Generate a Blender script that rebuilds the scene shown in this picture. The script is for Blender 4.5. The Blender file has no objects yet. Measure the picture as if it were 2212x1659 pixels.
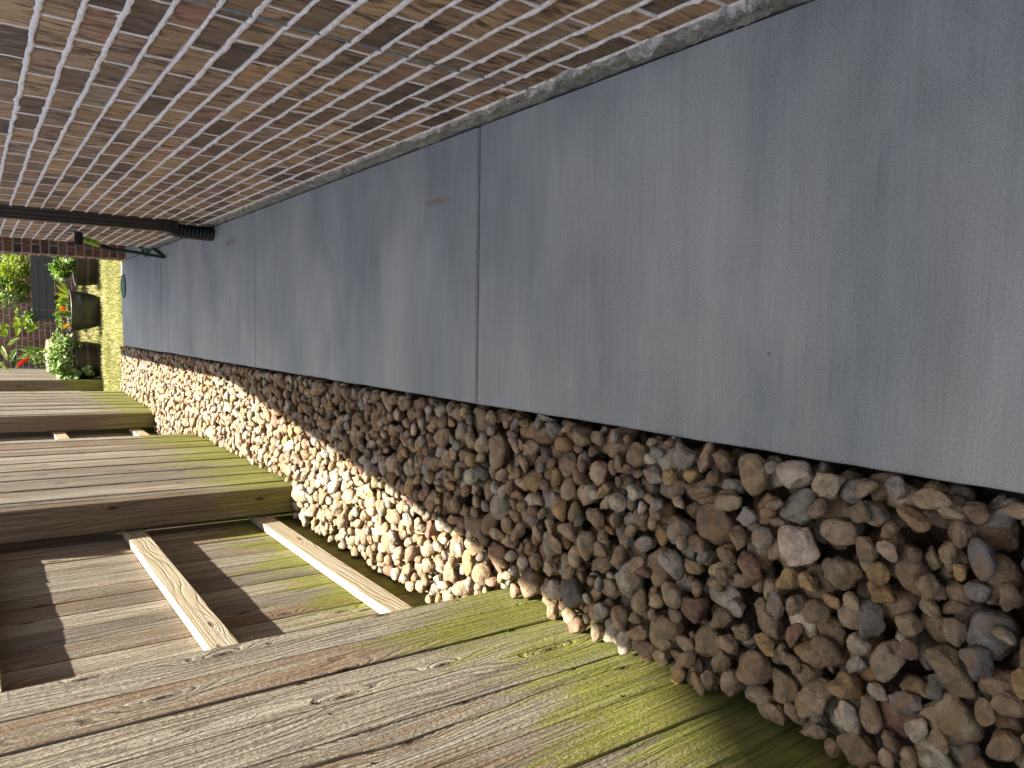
import bpy, math, random
import numpy as np
from mathutils import Vector, Matrix
R = math.radians
rng = np.random.default_rng(7)
random.seed(7)
sc = bpy.context.scene
col = sc.collection

# ------------------------------------------------------------------ camera
PITCH, YAW, ROLL, CAMH, FPX = 0.6399, 0.0958, -0.0418, 1.4634, 1568.84   # FPX: focal length for a 2212 px wide picture
def cam_basis():
    p, y, r = PITCH, YAW, ROLL
    f = Vector((-math.sin(y)*math.cos(p), math.cos(y)*math.cos(p), -math.sin(p)))
    rt = Vector((math.cos(y), math.sin(y), 0)); u = rt.cross(f)
    rt2 = math.cos(r)*rt + math.sin(r)*u; u2 = rt2.cross(f)
    return rt2, u2, f
RT, UP, FW = cam_basis()
cd = bpy.data.cameras.new('camera'); cam = bpy.data.objects.new('camera', cd); col.objects.link(cam)
cd.sensor_fit = 'HORIZONTAL'; cd.sensor_width = 36; cd.lens = 36*FPX/2212; cd.clip_start = .02; cd.clip_end = 500
ax, ay, az = -UP, RT, -FW          # the phone was held upright, the picture is stored lying on its side
cam.matrix_world = Matrix(((ax.x, ay.x, az.x, 0), (ax.y, ay.y, az.y, 0), (ax.z, ay.z, az.z, CAMH), (0, 0, 0, 1)))
sc.camera = cam
def px(P):                           # size of one metre in pixels and the place in a 2212 x 1659 picture
    d = Vector(P) - Vector((0, 0, CAMH)); z = d.dot(FW)
    if z < .05: return None
    return (1106 - FPX*d.dot(UP)/z, 829.5 - FPX*d.dot(RT)/z, FPX/z)

# ------------------------------------------------------------------ sky and sun
SUN = Vector((1, .9, 4.0)).normalized()
w = bpy.data.worlds.new('World'); sc.world = w; w.use_nodes = True
nt = w.node_tree; nt.nodes.clear()
sky = nt.nodes.new('ShaderNodeTexSky'); sky.sky_type = 'NISHITA'; sky.sun_disc = False
sky.sun_elevation = math.asin(SUN.z); sky.sun_rotation = math.atan2(SUN.x, SUN.y); sky.dust_density = 2.0; sky.air_density = 1.0
hs = nt.nodes.new('ShaderNodeHueSaturation'); hs.inputs['Saturation'].default_value = .62
bg = nt.nodes.new('ShaderNodeBackground'); bg.inputs['Strength'].default_value = .084
wo = nt.nodes.new('ShaderNodeOutputWorld')
nt.links.new(sky.outputs[0], hs.inputs['Color']); nt.links.new(hs.outputs[0], bg.inputs['Color']); nt.links.new(bg.outputs[0], wo.inputs[0])
sl = bpy.data.lights.new('sun', 'SUN'); sl.energy = 5.0; sl.angle = R(.53); sl.color = (1, .915, .765)
so = bpy.data.objects.new('sun', sl); col.objects.link(so); so.location = (6, 6, 20); so.rotation_euler = SUN.to_track_quat('Z', 'Y').to_euler()
sc.view_settings.view_transform = 'Standard'; sc.view_settings.look = 'None'; sc.view_settings.gamma = 1
sc.view_settings.exposure = 2.42
sc.cycles.max_bounces = 8; sc.cycles.diffuse_bounces = 5; sc.cycles.glossy_bounces = 3

# ------------------------------------------------------------------ helpers
def tag(o, label=None, cat=None, group=None, kind=None):
    if label: o['label'] = label
    if cat: o['category'] = cat
    if group: o['group'] = group
    if kind: o['kind'] = kind
    return o
def empty(name, loc=(0, 0, 0)):
    o = bpy.data.objects.new(name, None); o.location = loc; o.empty_display_size = .1; col.objects.link(o); return o
class MB:
    def __init__(s): s.v = []; s.f = []; s.a = []
    def add(s, vs, fs, a=(0, 0, 0)):
        n = len(s.v); s.v += [tuple(map(float, p)) for p in vs]; s.f += [tuple(n+i for i in f) for f in fs]; s.a += [a]*len(vs); return s
    def box(s, lo, hi, a=(0, 0, 0)):
        x0, y0, z0 = lo; x1, y1, z1 = hi
        return s.add([(x0, y0, z0), (x1, y0, z0), (x1, y1, z0), (x0, y1, z0), (x0, y0, z1), (x1, y0, z1), (x1, y1, z1), (x0, y1, z1)],
                     [(0, 3, 2, 1), (4, 5, 6, 7), (0, 1, 5, 4), (1, 2, 6, 5), (2, 3, 7, 6), (3, 0, 4, 7)], a)
    def tube(s, pts, rad, n=10, a=(0, 0, 0), caps=True):
        pts = [Vector(p) for p in pts]; rs = rad if hasattr(rad, '__len__') else [rad]*len(pts)
        vs = []; fs = []; ref = None
        for i, p in enumerate(pts):
            t = (pts[min(i+1, len(pts)-1)] - pts[max(i-1, 0)]).normalized()
            if ref is None: ref = t.orthogonal().normalized()
            ref = (ref - t*ref.dot(t)).normalized(); b = t.cross(ref)
            for k in range(n):
                an = 2*math.pi*k/n; vs.append(p + rs[i]*(math.cos(an)*ref + math.sin(an)*b))
        for i in range(len(pts)-1):
            for k in range(n): fs.append((i*n+k, i*n+(k+1) % n, (i+1)*n+(k+1) % n, (i+1)*n+k))
        if caps: fs += [tuple(range(n-1, -1, -1)), tuple((len(pts)-1)*n+k for k in range(n))]
        return s.add(vs, fs, a)
    def lathe(s, prof, c=(0, 0, 0), n=48, a0=0, a1=2*math.pi, a=(0, 0, 0)):
        full = abs(a1-a0-2*math.pi) < 1e-6; m = n if full else n+1; vs = []; fs = []
        for r, z in prof:
            for k in range(m):
                t = a0+(a1-a0)*k/n; vs.append((c[0]+r*math.cos(t), c[1]+r*math.sin(t), c[2]+z))
        for i in range(len(prof)-1):
            for k in range(n): fs.append((i*m+k, i*m+(k+1) % m, (i+1)*m+(k+1) % m, (i+1)*m+k))
        return s.add(vs, fs, a)
    def leaf(s, base, d, nrm, L, W, bend=.2, a=(0, 0, 0)):
        d = Vector(d).normalized(); nrm = Vector(nrm); nrm = (nrm - d*nrm.dot(d))
        if nrm.length < 1e-4: nrm = d.orthogonal()
        nrm.normalize(); side = d.cross(nrm); B = Vector(base)
        P = lambda t, w_, h: B + d*(t*L) + side*(w_*W) + nrm*(h*L)
        vs = [P(0, 0, 0), P(.35, .5, bend*.12+.05), P(.35, 0, bend*.1), P(.35, -.5, bend*.12+.05), P(.72, .36, -bend*.1+.03), P(.72, 0, -bend*.1), P(.72, -.36, -bend*.1+.03), P(1, 0, -bend*.6)]
        return s.add(vs, [(0, 2, 1), (0, 3, 2), (1, 2, 5, 4), (2, 3, 6, 5), (4, 5, 7), (5, 6, 7)], a)
    def build(s, name, mat, parent=None, smooth=False, attr=True):
        me = bpy.data.meshes.new(name); me.from_pydata(s.v, [], s.f)
        if attr and any(s.a):
            at = me.attributes.new('rnd', 'FLOAT_VECTOR', 'POINT'); at.data.foreach_set('vector', np.array(s.a, dtype=np.float32).ravel())
        if mat: me.materials.append(mat)
        if smooth: me.polygons.foreach_set('use_smooth', np.ones(len(me.polygons), bool))
        me.update()
        o = bpy.data.objects.new(name, me); col.objects.link(o)
        if parent: o.parent = parent; o.matrix_parent_inverse = parent.matrix_basis.inverted()
        return o
def bevel(o, wd=.004, seg=2):
    m = o.modifiers.new('bevel', 'BEVEL'); m.width = wd; m.segments = seg; m.limit_method = 'ANGLE'; return o

# ------------------------------------------------------------------ node helper
class NT:
    def __init__(s, name):
        s.m = bpy.data.materials.new(name); s.m.use_nodes = True; s.t = s.m.node_tree; s.t.nodes.clear()
        s.out = s.n('ShaderNodeOutputMaterial'); s.b = s.n('ShaderNodeBsdfPrincipled'); s.l(s.b.outputs[0], s.out.inputs[0])
    def n(s, ty, **k):
        nd = s.t.nodes.new(ty)
        for a, v in k.items(): setattr(nd, a, v)
        return nd
    def l(s, a, b): s.t.links.new(a, b)
    def put(s, sock, v):
        if hasattr(v, 'is_output'): s.l(v, sock)
        else: sock.default_value = v
    def math(s, op, a, b=0, c=None, clamp=False):
        nd = s.n('ShaderNodeMath', operation=op, use_clamp=clamp); s.put(nd.inputs[0], a); s.put(nd.inputs[1], b)
        if c is not None: s.put(nd.inputs[2], c)
        return nd.outputs[0]
    def mul(s, a, b): return s.math('MULTIPLY', a, b)
    def add(s, a, b): return s.math('ADD', a, b)
    def vec(s, x, y, z):
        nd = s.n('ShaderNodeCombineXYZ'); s.put(nd.inputs[0], x); s.put(nd.inputs[1], y); s.put(nd.inputs[2], z); return nd.outputs[0]
    def sep(s, v): nd = s.n('ShaderNodeSeparateXYZ'); s.l(v, nd.inputs[0]); return nd.outputs
    def vmul(s, v, k):
        nd = s.n('ShaderNodeVectorMath', operation='MULTIPLY'); s.l(v, nd.inputs[0]); nd.inputs[1].default_value = k; return nd.outputs[0]
    def vadd(s, v, k):
        nd = s.n('ShaderNodeVectorMath', operation='ADD'); s.l(v, nd.inputs[0]); s.put(nd.inputs[1], k); return nd.outputs[0]
    def noise(s, v, scale, detail=3, rough=.55, dist=0):
        nd = s.n('ShaderNodeTexNoise'); s.l(v, nd.inputs['Vector']); nd.inputs['Scale'].default_value = scale; nd.inputs['Detail'].default_value = detail
        nd.inputs['Roughness'].default_value = rough; nd.inputs['Distortion'].default_value = dist; return nd.outputs[0]
    def ramp(s, f, lo, hi, a=0., b=1.):
        nd = s.n('ShaderNodeMapRange', interpolation_type='SMOOTHSTEP'); s.put(nd.inputs[0], f); s.put(nd.inputs[1], lo); s.put(nd.inputs[2], hi); s.put(nd.inputs[3], a); s.put(nd.inputs[4], b); return nd.outputs[0]
    def cramp(s, f, stops):
        nd = s.n('ShaderNodeValToRGB'); s.l(f, nd.inputs[0]); e = nd.color_ramp.elements
        while len(e) < len(stops): e.new(.5)
        for i, (p, c) in enumerate(stops): e[i].position = p; e[i].color = (*c, 1)
        return nd.outputs[0]
    def mix(s, f, a, b, bt='MIX'):
        nd = s.n('ShaderNodeMix', data_type='RGBA', blend_type=bt, clamp_factor=True); s.put(nd.inputs['Factor'], f)
        for sock, v in ((nd.inputs[6], a), (nd.inputs[7], b)): s.put(sock, (*v, 1) if isinstance(v, tuple) and len(v) == 3 else v)
        return nd.outputs[2]
    def bump(s, h, dist=.002, strength=1., prev=None):
        nd = s.n('ShaderNodeBump'); s.put(nd.inputs['Height'], h); nd.inputs['Distance'].default_value = dist; nd.inputs['Strength'].default_value = strength
        if prev: s.l(prev, nd.inputs['Normal'])
        return nd.outputs[0]
    def fin(s, colr, rough=.8, normal=None, spec=.3):
        s.put(s.b.inputs['Base Color'], (*colr, 1) if isinstance(colr, tuple) else colr); s.put(s.b.inputs['Roughness'], rough); s.b.inputs['Specular IOR Level'].default_value = spec
        if normal: s.l(normal, s.b.inputs['Normal'])
        return s.m
    def obj(s): return s.n('ShaderNodeTexCoord').outputs['Object']
    def attr(s): nd = s.n('ShaderNodeAttribute'); nd.attribute_name = 'rnd'; return nd.outputs['Vector']
    def oinfo(s): return s.n('ShaderNodeObjectInfo')

M = {}
def plain(name, c, rough=.6, spec=.3, nscale=40, amt=.15, bumpd=.0006, var=True):
    t = NT(name); p = t.obj(); n = t.noise(p, nscale, 4); n2 = t.noise(p, nscale*.13, 3)
    f = t.add(t.mul(t.math('SUBTRACT', n, .5), amt), t.mul(t.math('SUBTRACT', n2, .5), amt*1.5))
    k = t.add(f, 1.0); cc = t.mix(1., c, t.vec(k, k, k), 'MULTIPLY')
    return t.fin(cc, t.ramp(n2, .3, .7, rough-.06, rough+.08), t.bump(n, bumpd), spec)

# concrete of the path: broom marks run across it
def concrete():
    t = NT('concrete'); p = t.obj(); x, y, z = t.sep(p)
    br = t.noise(t.vec(t.mul(x, 5), t.mul(y, 240), 0), 1, 3, .6)
    br2 = t.noise(t.vec(t.mul(x, 2.0), t.mul(y, 60), 3), 1, 3, .6)
    gr = t.noise(p, 250, 3, .75); pit = t.noise(p, 210, 2, .5)
    bl = t.noise(t.vec(t.mul(x, 1.3), t.mul(y, 3.6), 1), 1, 4, .6, .8)
    bl2 = t.noise(t.vec(t.mul(x, .8), t.mul(y, 1.5), 7), 1.3, 3, .5, .4)
    bl3 = t.noise(t.vec(t.mul(x, 2.2), t.mul(y, 9), 4), 1, 4, .6)
    v = t.add(t.mul(t.math('SUBTRACT', bl, .5), .75), t.mul(t.math('SUBTRACT', bl2, .5), .85))
    v = t.add(v, t.mul(t.math('SUBTRACT', bl3, .5), .5))
    v = t.add(v, t.add(t.mul(t.math('SUBTRACT', br, .5), .42), t.mul(t.math('SUBTRACT', br2, .5), .30)))
    v = t.add(v, t.add(t.mul(t.math('SUBTRACT', gr, .5), 1.5), t.mul(t.ramp(pit, .30, .22), -.25)))
    k = t.math('MAXIMUM', t.add(v, 1.0), .2)
    base = t.mix(t.ramp(bl2, .35, .65), (.215, .236, .238), (.250, .258, .246))
    c = t.mix(1., base, t.vec(k, k, k), 'MULTIPLY')
    bloom = t.ramp(t.noise(t.vec(t.mul(x, 1.1), t.mul(y, 7), 9), 1, 4, .65), .60, .75, 0, .30)
    c = t.mix(bloom, c, (.40, .41, .42))
    for cx, cy, lx, ly, st in ((.482, 2.46, .018, .10, .6), (.561, 5.25, .03, .20, .7), (.60, 7.24, .03, .07, .5), (-.05, .98, .006, .006, .9)):   # rust marks
        dd = t.math('SQRT', t.add(t.math('POWER', t.mul(t.math('SUBTRACT', x, cx), 1/lx), 2), t.math('POWER', t.mul(t.math('SUBTRACT', y, cy), 1/ly), 2)))
        mk = t.mul(t.ramp(t.add(dd, t.mul(t.math('SUBTRACT', bl3, .5), 2.0)), 1.1, .1), st); c = t.mix(mk, c, (.14, .095, .05))
    h = t.add(t.mul(br, .8), t.add(t.mul(gr, .9), t.mul(t.ramp(pit, .30, .22), -.5)))
    return t.fin(c, t.ramp(bl, .3, .7, .48, .75), t.bump(h, .0018), .5)
M['concrete'] = concrete()
def foundation():
    t = NT('foundation_concrete'); p = t.obj(); n = t.noise(p, 18, 5, .65); n2 = t.noise(p, 90, 4, .6); n3 = t.noise(p, 5, 3)
    x, y, z = t.sep(p)
    c = t.cramp(n, [(.25, (.15, .145, .125)), (.55, (.27, .26, .225)), (.8, (.36, .35, .31))])
    top = t.mul(t.ramp(z, .045, .085), t.ramp(t.noise(t.vmul(p, (1, 1, 2)), 30, 4, .6), .45, .58)); c = t.mix(top, c, (.50, .46, .42))
    c = t.mix(t.mul(t.ramp(n2, .60, .72), .5), c, (.50, .48, .44)); c = t.mix(t.ramp(n2, .36, .26), c, (.07, .07, .06))
    return t.fin(c, .9, t.bump(t.add(n, t.mul(n2, .5)), .012), .2)
M['foundation'] = foundation()
def brick(name, cols, streak=True):
    t = NT(name); p = t.obj(); a = t.attr(); r1, r2, r3 = t.sep(a); x, y, z = t.sep(p)
    off = t.vadd(p, t.vmul(a, (3.1, 7.7, 5.3)))
    ox, oy, oz = t.sep(off)
    hy = t.add(oy, ox)
    st = t.noise(t.vec(t.mul(hy, 130), 0, t.mul(oz, 13)), 1, 4, .65, .5)      # drag marks of the wire cut run up the face
    st2 = t.noise(t.vec(t.mul(hy, 34), 2, t.mul(oz, 7)), 1, 3, .6, .8)
    pt = t.noise(off, 9, 3, .5); gr = t.noise(p, 380, 2, .6)
    base = t.cramp(r1, cols)
    st = t.ramp(st, .30, .70); st2 = t.ramp(st2, .30, .70)
    k = t.add(.62, t.add(t.mul(st, .55), t.mul(st2, .50)))
    c = t.mix(1., base, t.vec(k, k, k), 'MULTIPLY')
    c = t.mix(t.mul(t.ramp(t.add(t.mul(st2, .6), t.mul(st, .4)), .62, .30), t.ramp(pt, .40, .62, 0, .85)), c, (.058, .042, .032))
    c = t.mix(t.mul(t.ramp(t.add(t.mul(st, .4), t.mul(t.noise(off, 22, 3), .6)), .60, .74), t.ramp(r2, .2, 1., .1, .6)), c, (.31, .26, .215))
    c = t.mix(t.mul(t.ramp(t.noise(off, 16, 2), .60, .72), .45), c, (.19, .085, .055))
    h = t.add(t.mul(st, .8), t.add(t.mul(gr, .4), st2))
    return t.fin(c, .85, t.bump(h, .0022), .2)
M['brick'] = brick('fired_brick', [(0, (.105, .073, .048)), (.15, (.150, .102, .066)), (.32, (.22, .142, .085)), (.50, (.30, .185, .098)), (.68, (.34, .225, .125)), (.8, (.235, .125, .085)), (.9, (.24, .175, .125)), (1, (.30, .195, .11))])
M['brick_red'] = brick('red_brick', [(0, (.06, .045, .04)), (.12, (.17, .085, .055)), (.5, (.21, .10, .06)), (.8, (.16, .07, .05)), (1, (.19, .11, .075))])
def mortar(name, c0, c1):
    t = NT(name); p = t.obj(); n = t.noise(p, 60, 4, .6); n2 = t.noise(p, 300, 3, .6); n3 = t.noise(p, 7, 2)
    c = t.mix(t.ramp(n, .3, .7), c0, c1); c = t.mix(t.mul(t.ramp(n2, .36, .25), .4), c, (.25, .22, .2)); c = t.mix(t.mul(t.ramp(n3, .6, .75), .3), c, (.36, .33, .31))
    return t.fin(c, .92, t.bump(t.add(n, t.mul(n2, .6)), .003), .15)
M['mortar'] = mortar('pale_mortar', (.60, .54, .50), (.76, .70, .66))
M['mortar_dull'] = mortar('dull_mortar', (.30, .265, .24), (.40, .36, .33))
M['mortar_grey'] = mortar('grey_caulk', (.19, .19, .175), (.25, .25, .23))
# weathered fence wood, grain along z; the object's own colour carries tone, hue and a seed
def wood(name, light, dark, green, along='z', fuzz=1.0, bd=.0030, warm=(.19, .115, .065)):
    t = NT(name); p = t.obj(); oi = t.oinfo(); r, g, b = [t.sep(oi.outputs['Color'])[i] for i in range(3)]
    x, y, z = t.sep(p)
    if along == 'y': y, z = t.add(z, 0), t.add(y, 0)
    ac = t.add(t.add(y, t.mul(x, 1.0)), t.mul(b, 19.7)); al = t.add(z, t.mul(b, 41.3)); xx = t.mul(x, 1)
    vo = t.n('ShaderNodeTexVoronoi', feature='F1', voronoi_dimensions='2D'); vo.inputs['Scale'].default_value = 1
    t.l(t.vec(t.mul(ac, 5.2), t.mul(al, 1.5), 0), vo.inputs['Vector']); d = vo.outputs['Distance']
    wob = t.noise(t.vec(t.mul(ac, 5), t.mul(al, .9), 0), 1, 3, .5)
    ph = t.add(t.add(t.mul(ac, 300), t.mul(wob, 70)), t.mul(t.math('EXPONENT', t.mul(d, -10)), 30))
    sn = t.math('SINE', ph); ring = t.mul(t.ramp(sn, .15, .98), t.ramp(t.noise(t.vec(t.mul(ac, 9), 1, t.mul(al, 1.1)), 1, 2), .35, .6, .15, 1))
    fib = t.ramp(t.noise(t.vec(t.mul(ac, 330), xx, t.mul(al, 5)), 1, 3, .6), .28, .72)
    fib2 = t.ramp(t.noise(t.vec(t.mul(ac, 85), xx, t.mul(al, 1.8)), 1, 4, .6), .30, .70)
    rag = t.noise(t.vec(t.mul(ac, 210), t.mul(x, 100), t.mul(al, 70)), 1, 3, .65)
    k = t.add(t.mul(fib, .42), t.add(t.mul(fib2, .50), t.mul(t.math('SUBTRACT', rag, .5), .5)))
    c = t.mix(k, dark, light)
    c = t.mix(t.mul(ring, .72), c, dark)
    tone = t.add(t.mul(r, .62), .62); c = t.mix(1., c, t.vec(tone, tone, tone), 'MULTIPLY')
    wn = t.noise(t.vec(t.mul(ac, 14), 5, t.mul(al, .8)), 1, 4, .6)
    c = t.mix(t.mul(t.ramp(t.add(wn, t.mul(g, .24)), .60, .80), .7), c, warm)
    gy = t.noise(t.vec(t.mul(ac, 22), 9, t.mul(al, 1.3)), 1, 4, .6); c = t.mix(t.mul(t.ramp(gy, .50, .70), t.mul(t.add(fib, .25), .6)), c, (.36, .345, .32))
    if green > 0:
        gn = t.noise(t.vec(t.mul(ac, 34), 2, t.mul(al, 3.0)), 1, 5, .65)
        gp = t.noise(t.vec(t.mul(ac, 7), 8, t.mul(al, 2.4)), 1, 3, .55)
        gz = t.ramp(z, -.02, .95, .30, -.15)
        am = t.ramp(t.add(t.add(t.mul(gn, .70), t.mul(gp, .55)), t.add(gz, t.mul(t.math('SUBTRACT', g, .5), .06))), .66, .86, 0, green)
        am = t.mul(am, t.ramp(t.add(t.mul(rag, .6), t.mul(fib, .35)), .25, .6, .30, .95)); c = t.mix(am, c, t.mix(fib2, (.125, .145, .012), (.30, .325, .055)))
    c = t.mix(t.mul(t.ramp(d, .060, .03), .75), c, (.060, .036, .022)); c = t.mix(t.mul(t.ramp(d, .016, .008), 1.), c, (.02, .014, .01))
    h = t.add(t.add(t.mul(ring, -1.0), t.mul(fib, .55)), t.add(t.mul(fib2, .45), t.mul(rag, 1.5*fuzz)))
    h = t.add(h, t.mul(t.ramp(d, .022, .01), -2.))
    return t.fin(c, .88, t.bump(h, bd), .15)
M['wood'] = wood('weathered_wood', (.56, .505, .42), (.120, .097, .074), 1.0)
M['wood_post'] = wood('post_wood', (.40, .325, .235), (.17, .122, .082), .8, fuzz=.5)
M['wood_rail'] = wood('pine_rail', (.60, .53, .40), (.36, .295, .205), 0, 'y', .6, .0012, (.48, .36, .21))
# stones
def stone(name, use_attr):
    t = NT(name); p = t.obj(); oi = t.oinfo()
    if use_attr: base = t.attr(); q = p
    else: base = oi.outputs['Color']; q = t.n('ShaderNodeNewGeometry').outputs['Position']
    n = t.noise(q, 26, 5, .6, .3); n2 = t.noise(q, 75, 4, .65); n3 = t.noise(q, 330, 3, .6); n4 = t.noise(q, 12, 2, .5, 1.2)
    k = t.add(.34, t.add(t.mul(t.ramp(n, .3, .7), .62), t.add(t.mul(t.ramp(n2, .3, .7), .32), t.mul(t.ramp(n3, .3, .7), .24))))
    c = t.mix(1., base, t.vec(k, k, k), 'MULTIPLY')
    c = t.mix(t.mul(t.ramp(n4, .52, .68), .50), c, (.235, .135, .05)); c = t.mix(t.mul(t.ramp(n, .62, .74), .5), c, (.30, .265, .225))
    c = t.mix(t.mul(t.ramp(n2, .34, .25), .55), c, (.075, .055, .042)); c = t.mix(t.mul(t.ramp(n3, .66, .76), .3), c, (.46, .42, .36))
    h = t.add(t.add(t.mul(n, 1.6), t.mul(n2, .7)), t.mul(n3, .22))
    return t.fin(c, t.ramp(n, .3, .7, .55, .85), t.bump(h, .0085, 1.), .3)
M['stone'] = stone('river_stone', False); M['stone_mass'] = stone('river_stone_mass', True)
def soil():
    t = NT('soil'); p = t.obj(); n = t.noise(p, 30, 5, .65); n2 = t.noise(p, 160, 3)
    return t.fin(t.mix(n, (.03, .022, .015), (.10, .075, .05)), .95, t.bump(t.add(n, n2), .01), .1)
M['soil'] = soil()
def lawn():
    t = NT('lawn_ground'); p = t.obj(); n = t.noise(p, 3, 4, .6); n2 = t.noise(p, 90, 4, .7)
    return t.fin(t.mix(1., t.cramp(n, [(.3, (.05, .06, .02)), (.55, (.09, .08, .035)), (.75, (.12, .095, .045))]), t.mix(n2, (.4, .4, .4), (1.1, 1.1, 1.1)), 'MULTIPLY'), .95, t.bump(n2, .02), .1)
M['lawn'] = lawn()
def leafmat(name, stops, trans=.48, rough=.45):
    t = NT(name); a = t.attr(); r1, r2, r3 = t.sep(a); n = t.noise(t.obj(), 60, 2)
    c = t.cramp(t.add(r1, t.mul(t.math('SUBTRACT', n, .5), .12)), stops); t.fin(c, rough, None, .35)
    tr = t.n('ShaderNodeBsdfTranslucent'); t.l(t.mix(1., c, (1.0, 1.0, .45), 'MULTIPLY'), tr.inputs[0])
    mx = t.n('ShaderNodeMixShader'); mx.inputs[0].default_value = trans; t.l(t.b.outputs[0], mx.inputs[1]); t.l(tr.outputs[0], mx.inputs[2]); t.l(mx.outputs[0], t.out.inputs[0]); return t.m
M['grass'] = leafmat('grass_blades', [(0, (.05, .09, .015)), (.35, (.15, .18, .04)), (.6, (.34, .31, .13)), (1, (.62, .54, .36))], .25, .7)
M['leaf'] = leafmat('leaf_green', [(0, (.035, .085, .012)), (.5, (.10, .19, .03)), (1, (.24, .34, .08))])
M['leaf_lime'] = leafmat('leaf_lime', [(0, (.11, .20, .012)), (.5, (.20, .28, .02)), (1, (.30, .34, .03))], .45)
M['leaf_sage'] = leafmat('leaf_sage', [(0, (.05, .10, .03)), (.5, (.15, .24, .075)), (1, (.34, .42, .17))], .3)
M['leaf_dry'] = leafmat('leaf_dry', [(0, (.35, .20, .02)), (.5, (.45, .25, .03)), (1, (.30, .18, .08))])
M['petal'] = leafmat('red_petal', [(0, (.55, .025, .01)), (1, (.70, .05, .012))])
M['petal_orange'] = leafmat('orange_petal', [(0, (.70, .14, .01)), (1, (.75, .2, .02))])
M['stem'] = plain('stem', (.13, .17, .05), .6); M['twig'] = plain('twig', (.20, .13, .08), .8)
M['pot'] = plain('pot_plastic', (.026, .025, .019), .42, .4, 90, .12); M['barrel'] = plain('barrel_plastic', (.028, .020, .013), .55, .35, 30, .5); M['hoop'] = plain('barrel_hoop', (.055, .043, .027), .45, .4, 50, .3)
M['tan_pot'] = plain('tan_pot', (.27, .21, .155), .5); M['bed'] = plain('grey_bed_board', (.05, .055, .058), .6, .3, 60, .25); M['bed_post'] = plain('grey_bed_post', (.06, .055, .055), .6)
M['down'] = plain('brown_metal', (.022, .015, .012), .38, .5, 30, .15, .0003); M['black'] = plain('black_plastic', (.008, .008, .008), .5, .4); M['hose'] = plain('green_hose', (.018, .052, .038), .6, .3, 200, .4, .002)
M['lime'] = plain('lime_plastic', (.22, .42, .02), .4, .5); M['lid'] = plain('green_lid', (.025, .10, .07), .5, .4, 60, .3); M['shingle'] = plain('shingle', (.09, .08, .075), .9, .1, 60, .6); M['trim'] = plain('painted_trim', (.55, .50, .43), .6)
M['dark_joint'] = plain('joint_filler', (.035, .036, .036), .9, .1)  # dark filler for the slab joints and the gap along the foundation

# ------------------------------------------------------------------ setting
XP0, XP1, XW = -.2775, .7074, .7174
o = MB().box((-40, -40, -.6), (40, 40, -.125)).build('ground', M['soil']); tag(o, kind='structure')
path = empty('path', (.2, 0, -.12)); tag(path, kind='structure')
def slab(y0, y1, seed):
    m = MB(); n = max(8, int((y1-y0)/.04)); prof = []; rs = np.random.default_rng(seed)
    jl = np.cumsum(rs.normal(0, .0007, n+1)); jl -= np.linspace(jl[0], jl[-1], n+1)
    vs = []; fs = []
    def pr(j, inset, drop):
        xl = XP0 + j + inset
        return [(xl+.006, -.12), (xl, -.008-drop), (xl+.0025, -.0025-drop), (xl+.008, -drop), (XP1-.004, -drop), (XP1-.003, -.12)]
    ys = np.linspace(y0, y1, n+1); rows = []
    for i, yy in enumerate(ys): rows.append((yy, jl[i], 0, 0))
    rows = [(y0, jl[0], .0, .007)] + [(y0+.007, jl[0], 0, 0)] + rows[1:-1] + [(y1-.007, jl[-1], 0, 0), (y1, jl[-1], 0, .007)]
    for yy, j, ins, dr in rows: vs += [(px_, yy, pz) for px_, pz in pr(j, ins, dr)]
    k = 6
    for i in range(len(rows)-1):
        for a in range(k-1): fs.append((i*k+a, i*k+a+1, (i+1)*k+a+1, (i+1)*k+a))
    fs += [tuple(range(k-1, -1, -1)), tuple((len(rows)-1)*k+a for a in range(k))]
    return m.add(vs, [tuple(reversed(f)) for f in fs]).build('slab', M['concrete'], path)
for i, (a, b) in enumerate(((-2.2, 2.1695), (2.1775, 4.692), (4.700, 7.4965), (7.5045, 9.685))): slab(a, b, i)
m = MB()
for yj in (2.1735, 4.696, 7.5005): m.box((XP0+.010, yj-.0036, -.11), (XP1-.004, yj+.0036, -.03))
m.build('joint_filler', M['dark_joint'], path)
# dark gap between the slab and the foundation
MB().box((XP1-.003, -2.2, -.12), (XP1+.004, 9.685, -.006)).build('edge_filler', M['dark_joint'], path)
# floor of the recess in the wall
o = MB().box((XP1+.005, 7.74, -.12), (1.7, 9.30, .012)).build('recess_floor', M['concrete']); tag(o, kind='structure')
o = MB().box((-9, 9.69, -.3), (12, 40, -.05)).build('lawn', M['lawn']); tag(o, kind='structure')

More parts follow.
